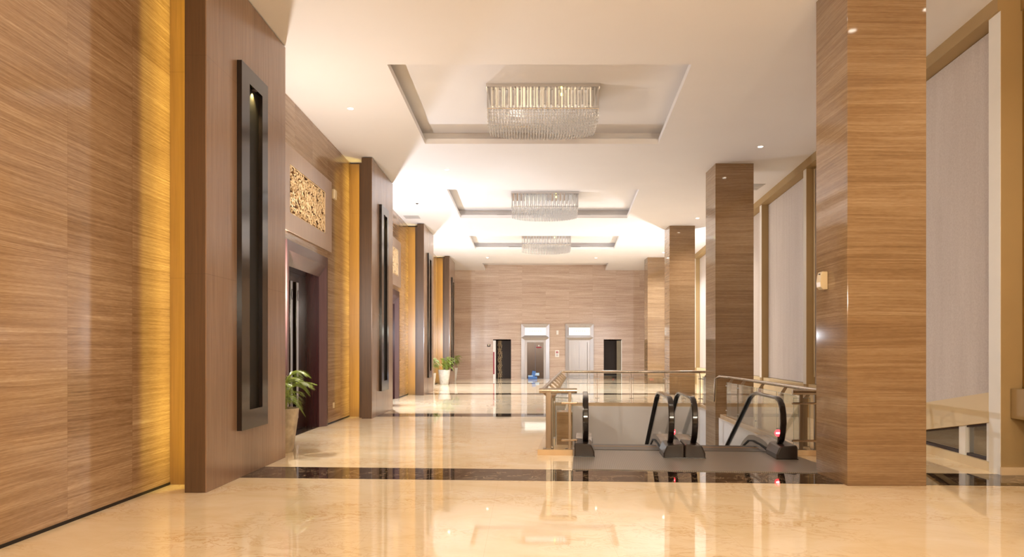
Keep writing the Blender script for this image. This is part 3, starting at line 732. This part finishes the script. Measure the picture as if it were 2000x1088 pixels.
# ------------------------------------------------------------------ chandeliers
def chandelier(x, y, color, W, full=True):
    r = empty('chandelier', (x, y, ZR)); hw, hd = 1.02, .52; zt = ZR-.001
    b = MB(); b.box(x-hw, x+hw, y-hd, y+hd, zt-.055, zt); b.build('mount_plate', M['chrome'], r)
    # rods: two rings of long faceted rods
    me_rod = MB()
    def rod_mesh(L, rad):
        m = MB(); m.tube([(0,0,0), (0,0,-L)], rad, 6); m.bm.normal_update()
        return m
    first = rod_mesh(.40, .011).build('crystal_rod', M['crystal'], r, local=True)
    first.location = (-hw+.03, -hd+.03, -.06)
    spots = []
    nx, ny = 32, 13
    for i in range(nx+1):
        u = -hw+.03 + (2*hw-.06)*i/nx
        spots.append((u, -hd+.03))
    for i in range(nx+1):
        u = -hw+.03 + (2*hw-.06)*i/nx; spots.append((u, hd-.03))
    for j in range(1, ny):
        v = -hd+.03+(2*hd-.06)*j/ny; spots += [(-hw+.03, v), (hw-.03, v)]
    for u, v in spots[1:]:
        c = first.copy(); col.objects.link(c); c.parent = r; c.location = (u, v, -.06)
    # inner tall plates of glass catching light
    b = MB()
    for i in range(16):
        u = x-hw+.12+(2*hw-.24)*i/15
        for v in (y-hd+.16, y+hd-.16): b.tube([(u, v, zt-.06), (u, v, zt-.34)], .022, 6)
    b.build('inner_prisms', M['crystal'], r)['kind'] = 'stuff'
    # carrier frame for the bead curtain
    zb = zt-.44; b = MB(); e = .02
    loop = [(x-hw+e, y-hd+e, zb), (x+hw-e, y-hd+e, zb), (x+hw-e, y+hd-e, zb), (x-hw+e, y+hd-e, zb)]
    for i in range(4): b.tube([loop[i], loop[(i+1) % 4]], .008, 6)
    for i in range(1, 5):
        yy_ = y-hd+e+(2*hd-2*e)*i/5; b.tube([(x-hw+e, yy_, zb), (x+hw-e, yy_, zb)], .004, 4)
    for sx in (-1, 1):
        for sy in (-1, 1): b.tube([(x+sx*(hw-e), y+sy*(hd-e), zt-.05), (x+sx*(hw-e), y+sy*(hd-e), zb)], .005, 4)
    b.build('carrier_frame', M['chrome'], r)
    # bead strings; front rows are parts, the rest is one dense curtain
    def length(u, v):
        du = abs(u)/hw; dv = abs(v)/hd
        return .36*(1-.30*du**3)*(1-.28*dv**2.5)
    def string(m, px, py, pz, L, n=5):
        z = pz; k = 0; prof = []
        nb = max(3, int(L/.052)); st = (L-.02)/nb
        for i in range(nb):
            zz = pz-st*(i+.5); rr_ = .013 if (i < 3 or i == nb-1) else .008
            hh = st*.48
            prof += [(.002, zz+hh), (rr_, zz+hh*.35), (rr_, zz-hh*.35), (.002, zz-hh)]
        m.lathe([(a, q) for a, q in prof], (px, py, 0), n)
    nxx = 38
    proto = {}
    for i in range(nxx+1):
        u = -hw+.03+(2*hw-.06)*i/nxx; v = -hd+.03
        L = round(length(u, v), 2)
        if L not in proto:
            m = MB(); string(m, 0, 0, 0, L, 6); o = m.build('bead_string', M['bead'], r, smooth=True, local=True); proto[L] = o
        else:
            o = proto[L].copy(); col.objects.link(o); o.parent = r
        o.location = (u, v, -.445)
    m = MB(); 
    for j in range(1, 9 if full else 6):
        for i in range(0, nxx+1, 1 if full else 2):
            u = -hw+.03+(2*hw-.06)*i/nxx; v = -hd+.03+(2*hd-.06)*j/(8 if full else 5)
            string(m, x+u, y+v, zb-.005, length(u, v), 4)
    o = m.build('bead_curtain', M['bead'], r); o['kind'] = 'stuff'
    for k in range(2):
        b = MB(); b.lathe([(.0, .03), (.014, .02), (.014, -.02), (0, -.03)], (x+(.34 if k == 0 else -.5), y-hd+.2, zt-.12), 8); b.build('bulb', M['halogen'] if k == 0 else M['chrome'], r, smooth=True)
    strip_light(r, (x, y, zt-.07), (0, 0, 0), 1.7, .8, color, W*.62, 180, 'chandelier_lamp')
    return r
CX = {-3.7: 0.1, 4.5: .18, 12.75: .345, 21.05: .64, 28.45: .93}
CL = ['crystal chandelier behind the camera, out of view', 'crystal chandelier above the camera, out of view', 'largest crystal bead chandelier, in the nearest ceiling recess',
      'middle sized crystal bead chandelier, in the second ceiling recess', 'smallest crystal bead chandelier, in the third ceiling recess']
for (y, c, W), s in zip(CHAND, CL):
    tag(chandelier(CX[y], y, c, W, y > 10), s, 'chandelier', 'crystal chandeliers in the ceiling recesses')
# linear air slots on the far side of each recess
for (a, c), s in zip(REC[2:5], ('nearest', 'second', 'third')):
    cx = (-2.14+rr(c))/2
    for sg, ss in ((-1, 'left'), (1, 'right')):
        b = MB(); xa = cx+sg*(1.05 if s != 'nearest' else .60); b.box(xa-.55, xa+.55, c+BK-.012, c+BK-.001, ZC+LIP+.012, ZC+LIP+.05); b.box(xa-.55, xa+.55, c+BK-.016, c+BK-.012, ZC+LIP+.028, ZC+LIP+.034)
        tag(b.build('air_slot', M['slotblack']), 'dark linear air slot on the %s side at the back of the %s ceiling recess' % (ss, s), 'air vent', 'linear air slots in the recesses')

# ------------------------------------------------------------------ downlights
DLAB = ['recessed ceiling downlight nearest on the left, beside the big chandelier recess', 'recessed downlight between first and second recess on the left', 'faint recessed downlight far left near the third pilaster',
        'recessed downlight between second and third recess on the left', 'recessed downlight left of the last ceiling recess', 'recessed downlight nearest on the right, above the second pillar', 'recessed downlight right, above the third pillar',
        'recessed downlight right, beside the farthest pillar', 'recessed downlight between second and third recess on the right', 'recessed downlight right of the last ceiling recess']
dl = None
for i, (x, y, c) in enumerate(DOWN):
    if dl is None:
        dl = empty('downlight', (x, y, ZC))
        b = MB(); b.lathe([(.055, 0), (.07, 0), (.07, -.006), (.055, -.006), (.055, 0)], (x, y, ZC), 20); b.build('trim_ring', M['whiteplastic'], dl)
        b = MB(); b.lathe([(.052, -.004), (.052, -.001)], (x, y, ZC), 20); b.build('bulb', M['bulb'], dl)
        o = dl
    else:
        o = copy_tree(dl); o.location = (x, y, ZC)
    tag(o, DLAB[i] if i < len(DLAB) else ('recessed downlight out of view above the camera, ' + ['left of centre', 'close to the left wall', 'right of centre', 'far right beside the pillar', 'middle right', 'right, behind the camera'][i-10]), 'downlight', 'recessed ceiling downlights')
    lamp('SPOT', 'down_lamp', (x, y, ZC-.02), c, DOWN_W if y < 20 else FAR_W*(1 if y < 28 else 1.9), o, .04, (0, 0, 0), 125, .9)
b = MB(); b.lathe([(.05, -.004), (.05, -.001)], (-3.25, 20.8, ZC), 16); b.lathe([(.025, -.02), (.03, -.004)], (-3.25, 20.8, ZC), 12)
tag(b.build('ceiling_sensor', M['slotblack']), 'small dark round sensor in the ceiling above the third pilaster', 'sensor')
for x, y, wx, wy, s in ((6.25, 18.7, .5, .7, 'grey air grille in the ceiling beside the second pillar'), (-3.75, 22.9, .5, .5, 'grey air grille in the ceiling above the third pilaster')):
    b = MB(); b.box(x-wx/2, x+wx/2, y-wy/2, y+wy/2, ZC-.01, ZC-.001)
    for k in range(6): b.box(x-wx/2+.03, x+wx/2-.03, y-wy/2+.05+k*wy/7, y-wy/2+.07+k*wy/7, ZC-.016, ZC-.01)
    tag(b.build('air_grille', M['grille']), s, 'air vent')

# ------------------------------------------------------------------ well railings
HR = .964
def rail_run(name, pts, posts, label, base_z=.08, inner=1):
    pass
CURB = .085
b = MB(); b.fbox(E, -.72, -.19, .05, .98, 0, CURB); b.fbox(E, -.72, -.44, .98, 9.40, 0, CURB); b.fbox(E, -.72, 3.46, 9.40, 9.63, 0, CURB)
tag(b.build('stone_curb', M['stone_curb'], bevel=.006), 'cream stone curb under the left and far glass railing', 'curb')
b = MB(); b.fbox(E, 3.12, 3.62, .33, .98, 0, CURB); b.hexa([E(3.30, .98, 0), E(3.48, .98, 0), E(3.34, 6.1, 0), E(3.163, 6.1, 0), E(3.30, .98, CURB), E(3.48, .98, CURB), E(3.34, 6.1, CURB), E(3.163, 6.1, CURB)]); b.fbox(E, 3.26, 3.46, 7.42, 9.40, 0, CURB)
tag(b.build('stone_curb', M['stone_curb'], bevel=.006), 'cream stone curb under the right glass railing', 'curb')
b = MB(); b.fbox(E, -.45, -.20, .60, .97, CURB, .60); 
tag(b.build('stone_block', M['taupe'] if False else M['trav_pillar'], bevel=.004), 'low brown stone block behind the front glass of the left railing', 'stone block')

def post(parent, u, v, du, dv, reach=.10, z0=CURB):
    # flat bar post with twin plate, foot and an arm to the handrail; (du,dv) points outward to the handrail
    b = MB(); pu, pv = -dv, du
    def P(a, c, z): return E(u+du*a+pu*c, v+dv*a+pv*c, z)
    b.hexa([P(-.035, -.008, z0), P(.035, -.008, z0), P(.035, .008, z0), P(-.035, .008, z0), P(-.035, -.008, HR-.14), P(.035, -.008, HR-.14), P(.035, .008, HR-.14), P(-.035, .008, HR-.14)])
    b.hexa([P(-.035, -.008, HR-.14), P(.035, -.008, HR-.14), P(.035, .008, HR-.14), P(-.035, .008, HR-.14), P(reach-.03, -.008, HR-.03), P(reach+.03, -.008, HR-.03), P(reach+.03, .008, HR-.03), P(reach-.03, .008, HR-.03)])
    b.hexa([P(-.05, -.05, z0), P(.05, -.05, z0), P(.05, .05, z0), P(-.05, .05, z0), P(-.05, -.05, z0+.008), P(.05, -.05, z0+.008), P(.05, .05, z0+.008), P(-.05, .05, z0+.008)])
    o = b.build('post', M['bronze_flat'], parent)
    for z in (z0+.12, HR-.20):
        c = MB(); c.hexa([P(-.075, -.06, z), P(-.055, -.06, z), P(-.055, .06, z), P(-.075, .06, z), P(-.075, -.06, z+.022), P(-.055, -.06, z+.022), P(-.055, .06, z+.022), P(-.075, .06, z+.022)])
        c.tube([P(-.075, 0, z+.011), P(-.03, 0, z+.011)], .008, 6)
        c.build('glass_clamp', M['steel'], o)
    return o
def glass(parent, u0, v0, u1, v1, z0=CURB+.01, z1=HR-.11):
    b = MB(); d = Vector((u1-u0, v1-v0)).normalized(); n = Vector((-d.y, d.x))*.005
    b.hexa([E(u0-n.x, v0-n.y, z0), E(u1-n.x, v1-n.y, z0), E(u1+n.x, v1+n.y, z0), E(u0+n.x, v0+n.y, z0), E(u0-n.x, v0-n.y, z1), E(u1-n.x, v1-n.y, z1), E(u1+n.x, v1+n.y, z1), E(u0+n.x, v0+n.y, z1)])
    g = b.build('glass_panel', M['glass'], parent)
    b = MB(); b.tube([E(u0, v0, z1), E(u1, v1, z1)], .0035, 4); b.tube([E(u0, v0, z0), E(u0, v0, z1)], .003, 4); b.tube([E(u1, v1, z0), E(u1, v1, z1)], .003, 4)
    b.build('glass_edge', M['glass_edge'], g)
    return g

# left + far railing
r = empty('glass_railing', E(1.4, 9.5, 0), 'glass and steel railing along the left and far sides of the escalator well', 'railing')
b = MB(); ins = E(-.66, .16, HR)
b.tube([E(-.13, .16, HR), E(-.62, .16, HR), E(-.70, .16, HR)], .041, 14)
b.tube([E(-.66, .16, HR), E(-.66, 9.58, HR)], .034, 14)
b.tube([E(-.66, 9.58, HR), E(3.44, 9.58, HR)], .041, 14)
b.tube([E(3.44, 9.58, HR), E(3.44, 7.45, HR)], .034, 14)
b.build('handrail', M['bronze'], r, smooth=True)
pv = [.42+1.11*k for k in range(9)]
for v in pv: post(r, -.54, v, -1, 0, .12)
for k in range(8): glass(r, -.47, pv[k]+.05, -.47, pv[k+1]-.05)
pu_ = [-.48, .38, 1.35, 2.30, 3.28]
for u in pu_: post(r, u, 9.50, 0, 1, .08)
for k in range(4): glass(r, pu_[k]+.05, 9.43, pu_[k+1]-.05, 9.43)
for v in (9.2, 8.2, 7.45): post(r, 3.36, v, 1, 0, .08)
glass(r, 3.29, 9.15, 3.29, 8.25); glass(r, 3.29, 8.15, 3.29, 7.5)
# front return of left railing: broad flat post, slim post, glass with bar clamps
b = MB(); b.fbox(E, -.60, -.52, .13, .19, CURB, HR-.02); b.fbox(E, -.64, -.48, .09, .23, CURB, CURB+.008); b.build('front_post', M['bronze_flat'], r, bevel=.004)
b = MB(); b.fbox(E, -.26, -.215, .12, .16, CURB, HR-.02); b.fbox(E, -.31, -.17, .08, .20, CURB, CURB+.008); b.build('front_post', M['bronze_flat'], r, bevel=.004)
for z in (CURB+.12, HR-.20):
    b = MB(); b.fbox(E, -.37, -.12, .10, .13, z, z+.035); b.build('clamp_bar', M['bronze'], r, bevel=.01)
glass(r, -.49, .22, -.20, .22)
# right railing
r = empty('glass_railing', E(3.4, 3, 0), 'glass and steel railing on the right of the escalators, running behind the nearest pillar', 'railing')
b = MB()
b.tube([E(3.02, .12, HR), E(3.72, .12, HR)], .041, 14)
b.tube([E(3.56, .12, HR), E(3.50, 1.0, HR), E(3.30, 5.6, HR), E(3.17, 6.15, HR), E(3.10, 6.28, HR-.05), E(3.08, 6.3, HR-.6)], .033, 14)
b.build('handrail', M['bronze'], r, smooth=True)
pvr = [.75, 2.0, 3.3, 4.6, 5.6]
for v in pvr:
    post(r, 3.40-.035*max(0, v-2), v, 1, 0, .07)
for k in range(4): glass(r, 3.33-.035*max(0, pvr[k]-2), pvr[k]+.05, 3.33-.035*max(0, pvr[k+1]-2), pvr[k+1]-.05)
b = MB(); b.fbox(E, 3.42, 3.50, .36, .42, CURB, HR-.02); b.fbox(E, 3.38, 3.54, .33, .46, CURB, CURB+.008); b.tube([E(3.46, .39, HR-.03), E(3.46, .12, HR)], .015, 6); b.build('front_post', M['bronze_flat'], r, bevel=.004)
b = MB(); b.fbox(E, 3.20, 3.25, .36, .40, CURB, HR-.02); b.fbox(E, 3.16, 3.29, .33, .44, CURB, CURB+.008); b.tube([E(3.22, .38, HR-.03), E(3.22, .12, HR)], .012, 6); b.build('front_post', M['bronze_flat'], r, bevel=.004)
for z in (CURB+.12, HR-.20):
    b = MB(); b.fbox(E, 3.08, 3.44, .33, .36, z, z+.035); b.build('clamp_bar', M['bronze'], r, bevel=.01)
glass(r, 3.14, .46, 3.38, .46)

# ------------------------------------------------------------------ escalators
SL = math.tan(math.radians(30))
def esc_path(n0=10):
    # handrail centre line (v, z) from inside the newel box up, over and down
    p = [(.34, .13), (.20, .19), (.09, .28), (.025, .40), (0, .52), (.015, .65), (.07, .76), (.16, .83), (.30, .862)]
    for k in range(1, 6): p.append((.30+.22*k, .862))
    p += [(1.60, .850), (1.78, .82), (1.94, .765), (2.08, .69)]
    v, z = p[-1]
    for k in range(1, 12): p.append((v+.75*k, z-SL*.75*k))
    return p
PTH = esc_path()
def escalator(u0, label, mirror_gap):
    r = empty('escalator', E(u0+.63, 1.2, 0), label, 'escalator', 'pair of escalators going down the well')
    def S(du, v, z=0): return E(u0+du, v, z)
    side = Vector(E(1, 0)) - Vector(E(0, 0))
    prof = [(-.042, -.016), (-.042, .012), (-.030, .022), (.030, .022), (.042, .012), (.042, -.016), (.030, -.022), (-.030, -.022)]
    for s in (0, 1.26):
        b = MB(); b.sweep([S(s, v, z) for v, z in PTH], prof, side); b.build('handrail', M['rubber'], r, smooth=True)
        # glass balustrade inside the loop
        b = MB(); inner = [(v+ (.03 if v < .1 else 0), z-(.03 if z > .7 else 0)) for v, z in PTH[1:]]
        low = [(v, (.20 if v < 1.7 else .20-SL*(v-1.7))) for v, z in inner]
        off = Vector(S(.01, 0))-Vector(S(0, 0))
        for k in range(len(inner)-1):
            a, c = inner[k], inner[k+1]; la, lc = (a[0], min(low[k][1], a[1])), (c[0], min(low[k+1][1], c[1]))
            for o_ in (-.005, .005):
                b.quad(S(s+o_, *a), S(s+o_, *c), S(s+o_, *lc), S(s+o_, *la))
        b.build('glass_balustrade', M['glass'], r, fixn=False)
        # newel box
        sg = 1 if s == 0 else -1      # inner side direction
        o0, o1 = s-sg*.168, s+sg*.13
        b = MB(); z1 = .215
        prof2 = [(o0, 0), (o1, 0), (o1+sg*.0, .08), (o1-sg*.05, .19), (o0+sg*.02, z1), (o0, z1-.03)]
        b2 = [S(a, -.14+.02, z) for a, z in prof2]
        b.extrude_poly(b2, Vector(S(0, .58)) - Vector(S(0, 0)))
        b.build('newel_box', M['newel'], r, bevel=.02)
        b = MB(); b.fbox(S, min(o0, o1)-.004, max(o0, o1)+.004, -.13, .40, 0.004, .022); b.build('kick_strip', M['rubber'], r)
        # decking hump running back over and down
        dk = [(.38, .02), (.42, .14), (.60, .17), (.9, .185), (1.35, .185), (1.65, .15), (1.9, .06), (2.1, -.02), (8.3, -.02-SL*6.2)]
        b = MB(); lo = [(v, (-.05 if v < 1.5 else -.42-SL*max(0, v-1.9))) for v, z in dk]
        a0, a1 = sorted((o0+sg*.02, s+sg*.10))
        for k in range(len(dk)-1):
            b.hexa([S(a0, dk[k][0], lo[k][1]), S(a1, dk[k][0], lo[k][1]), S(a1, dk[k+1][0], lo[k+1][1]), S(a0, dk[k+1][0], lo[k+1][1]),
                    S(a0, *dk[k]), S(a1, *dk[k]), S(a1, *dk[k+1]), S(a0, *dk[k+1])])
        b.build('decking', M['alu'], r)
        b = MB(); q = s+sg*.103
        b.sweep([S(q, v, z-.10) for v, z in dk[1:]], [(-.012, -.012), (.012, -.012), (.012, .012), (-.012, .012)], side); b.build('skirt_brush', M['brush'], r)
    # landing comb and steps
    b = MB(); b.fbox(S, .10, 1.16, .60, .98, .012, .020); b.build('comb_plate', M['steps'], r)
    b = MB(); b.fbox(S, .11, 1.15, .975, .99, .012, .022); b.build('comb_edge', M['yellow'], r)
    b = MB()
    def step_z(v): return 0.0 if v < 1.4 else -SL*(v-1.4)
    for k in range(16):
        v = 1.0+.40*k; z = 0 if k < 1 else (-.06 if k == 1 else -.06-.22*(k-1))
        b.fbox(S, .12, 1.14, v, v+.40, z-.26, z-.004)
    b.build('steps', M['steps'], r)
    # truss
    b = MB(); pr = [(.99, -.35), (1.6, -.35), (8.3, -.62-SL*6.6+.0), (8.3, -1.1-SL*6.6), (1.6, -1.1), (.99, -1.0)]
    b.extrude_poly([S(.02, v, z) for v, z in pr], Vector(S(1.22, 0))-Vector(S(0, 0))); b.build('truss', M['white_paint'], r)
    return r
e1 = escalator(0, 'left escalator of the pair, its left handrail standing alone', 0)
e2 = escalator(1.60, 'right escalator of the pair, nearer to the big pillar', 0)
for o, u in ((e1, 0), (e2, 1.60)):
    c = Vector(E(u+(1.285 if u == 0 else 1.215), .13 if u == 0 else .10, .362)); b = MB(); n = Vector((-sn*0, -1, 0)); pts = [(c.x+.052*math.cos(2*PI*k/24), c.y, c.z+.052*math.sin(2*PI*k/24)) for k in range(24)]
    b.extrude_poly(pts, (0, .012, 0)); s_ = b.build('no_entry_sign', M['red_glow'], o)
    b = MB(); b.box(c.x-.034, c.x+.034, c.y-.004, c.y-.0005, c.z-.010, c.z+.010); b.build('sign_bar', M['white_glow'], s_)
    b = MB(); b.tube([(c.x, c.y+.008, c.z-.05), (c.x, c.y+.008, c.z-.13)], .010, 6); b.build('sign_stem', M['newel'], o)
    lamp('POINT', 'sign_lamp', (c.x, c.y-.02, c.z), (1, .05, .05), .6, s_, .03)
# landing plate
b = MB(); p = [E(-.18, -1.16), E(3.30, -1.16), E(3.06, .70), E(3.06, .98), E(-.10, .98), E(-.18, .0)]
b.extrude_poly([(x, y, .002) for x, y, _ in p], (0, 0, .009))
tag(b.build('landing_plate', M['deck']), 'ribbed steel landing plate in front of both escalators', 'metal plate')

# ------------------------------------------------------------------ potted palms
def frond(parent, base, az, L, rise, rnd, droop):
    b = MB(); pts = []; n = 12
    for i in range(n+1):
        t = i/n; rad = L*t*(.35+.5*t); z = rise*t - droop*t*t*t
        pts.append(Vector((base[0]+math.cos(az)*rad, base[1]+math.sin(az)*rad, base[2]+z)))
    b.tube(pts, [.006*(1-.8*i/n)+.001 for i in range(n+1)], 5)
    sd = Vector((-math.sin(az), math.cos(az), 0))
    m = 22
    for i in range(m):
        t = .34+.66*i/(m-1); f = t*n; k = min(int(f), n-1); p = pts[k].lerp(pts[k+1], f-k); tg = (pts[k+1]-pts[k]).normalized()
        ll = (.15*math.sin(PI*(.18+.78*(t-.34)/.66))+.03)*rnd.uniform(.85, 1.1)
        for s in (-1, 1):
            d = (sd*s*.62+tg*.9+Vector((0,0,.12))).normalized(); w2 = tg*.0042
            mid = p+d*ll*.5+Vector((0,0,.004)); tip = p+d*ll+Vector((0,0,-ll*.28))
            b.bm.faces.new([b.bm.verts.new(q) for q in (p-w2*.5, mid-w2, mid+w2, p+w2*.5)])
            b.bm.faces.new([b.bm.verts.new(q) for q in (mid-w2, tip, mid+w2)])
    for v in b.bm.verts:
        v.co.x = max(v.co.x, XW+.02)
        for q in PIL:
            if v.co.x < XS+.03 and q-.02 < v.co.y < q+2.52: v.co.y = (q-.02) if v.co.y < q+1.25 else (q+2.52)
    return b.build('frond', M['leaf'], parent, fixn=False)
def palm(x, y, label, mat, seed, ph=.68, pr=.285):
    rnd = random.Random(seed); r = empty('potted_palm', (x, y, 0), label, 'potted plant', 'potted palms by the pilasters')
    b = MB(); b.lathe([(pr*.66, 0), (pr*.70, .02), (pr*.95, ph*.8), (pr, ph), (pr*.93, ph), (pr*.90, ph-.06), (pr*.5, ph-.08)], (x, y, 0), 36); b.build('pot', mat, r, smooth=True)
    b = MB(); b.lathe([(pr*.90, ph-.05), (pr*.5, ph-.03), (0.0, ph-.02)], (x, y, 0), 24); b.build('soil', M['soil'], r)
    b = MB(); bases = []
    for k in range(9):
        a = rnd.uniform(0, 2*PI); q = rnd.uniform(.02, .10); h = rnd.uniform(.10, .60)
        p0_ = (x+q*math.cos(a), y+q*math.sin(a), ph-.05); p1 = (x+1.4*q*math.cos(a), y+1.4*q*math.sin(a), ph-.05+h); b.tube([p0_, p1], [.012, .008], 6); bases.append((p1, a))
    b.build('stem', M['stem'], r)
    for k in range(40):
        p1, a = bases[k % 9]; az = a+rnd.uniform(-1.2, 1.2)
        if math.cos(az) < -.35: az = PI-az
        frond(r, p1, az, rnd.uniform(.30, .50), rnd.uniform(.14, .36), rnd, rnd.uniform(.14, .40))
    return r
palm(-3.78, 10.58, 'green palm in a weathered stone pot beside the nearest dark doorway', M['pot'], 1)
palm(-3.70, 31.75, 'palm in a pale stone pot in front of the farthest pilaster', M['pot_light'], 2)
palm(-3.78, 27.2, 'palm in a pale pot half hidden behind the third pilaster', M['pot_light'], 3)
palm(-3.72, 35.5, 'palm in a pale pot just past the farthest pilaster, mostly hidden', M['pot_light'], 4)

# ------------------------------------------------------------------ photographer's lamps standing in the door bays, and added fill lamps
def studio(x, y, z, W, c, label):
    r = empty('studio_lamp', (x, y, 0), label, 'lamp', 'studio lamps on stands in the door bays')
    b = MB(); b.tube([(x, y, .3), (x, y, z-.08)], .012, 8)
    b.build('pole', M['newel'], r)
    for k in range(3):
        a = 2*PI*k/3+.4; b = MB(); b.tube([(x, y, .40), (x+.15*math.cos(a), y+.15*math.sin(a), .008)], .008, 6); b.build('leg', M['newel'], r)
    b = MB(); b.lathe([(0, -.08), (.05, -.07), (.05, -.02), (0, -.02)], (x, y, z), 16); b.build('lamp_head', M['newel'], r)
    b = MB(); b.lathe([(0, -.02), (.03, 0), (.03, .03), (0, .06)], (x, y, z), 16); b.build('bulb', emit('studio bulb', c, 8), r, smooth=True)
    lamp('POINT', 'studio_bulb', (x, y, z+.10), c, W, r, .04)
studio(-3.93, 19.5, 2.1, STUDIO_W, (.84, .90, 1), 'bare studio lamp on a stand hidden behind the second pilaster')
studio(-3.93, 28.0, 2.1, STUDIO_W*.7, (.86, .92, 1), 'bare studio lamp on a stand hidden behind the third pilaster')
studio(5.66, 26.1, 2.2, STUDIO_W*.7, (.86, .92, 1), 'bare studio lamp on a stand hidden behind the third travertine pillar')
studio(-3.99, 11.15, 2.5, STUDIO_W*.48, (1, .91, .82), 'bare studio lamp on a stand hidden behind the nearest pilaster')  # added to brighten the near pillar, ceiling and floor
for i, (x, y, z, c, W) in enumerate(FILL_GLOBES):
    r = empty('globe_lamp', (x, y, 0), 'large round globe floor lamp %s behind the camera, out of view' % ('on the left' if i == 0 else 'on the right'), 'lamp', 'globe floor lamps')
    b = MB(); b.lathe([(.2, 0), (.2, .02), (.02, .04)], (x, y, 0), 24); b.build('base', M['bronze'], r)
    b = MB(); b.tube([(x, y, .03), (x, y, z-.26)], .018, 10); b.build('pole', M['bronze'], r)
    b = MB(); b.lathe([(.26*math.sin(a*PI/12)+1e-5, -.26*math.cos(a*PI/12)) for a in range(13)], (x, y, z), 24); b.build('globe', thin_glass('globe glass'), r, smooth=True)
    lamp('POINT', 'globe_bulb', (x, y, z), c, W, r, .2)
# unseen lamp added down the well to brighten its white walls
strip_light(None, E(1.4, 5, -.9), (PI, 0, 0), .1, .1, WHITE, 0, 180, 'unused') if False else None
lamp('POINT', 'lower_hall_lamp', E(3.0, 7.2, -3.6), WHITE, 60, None, .2)
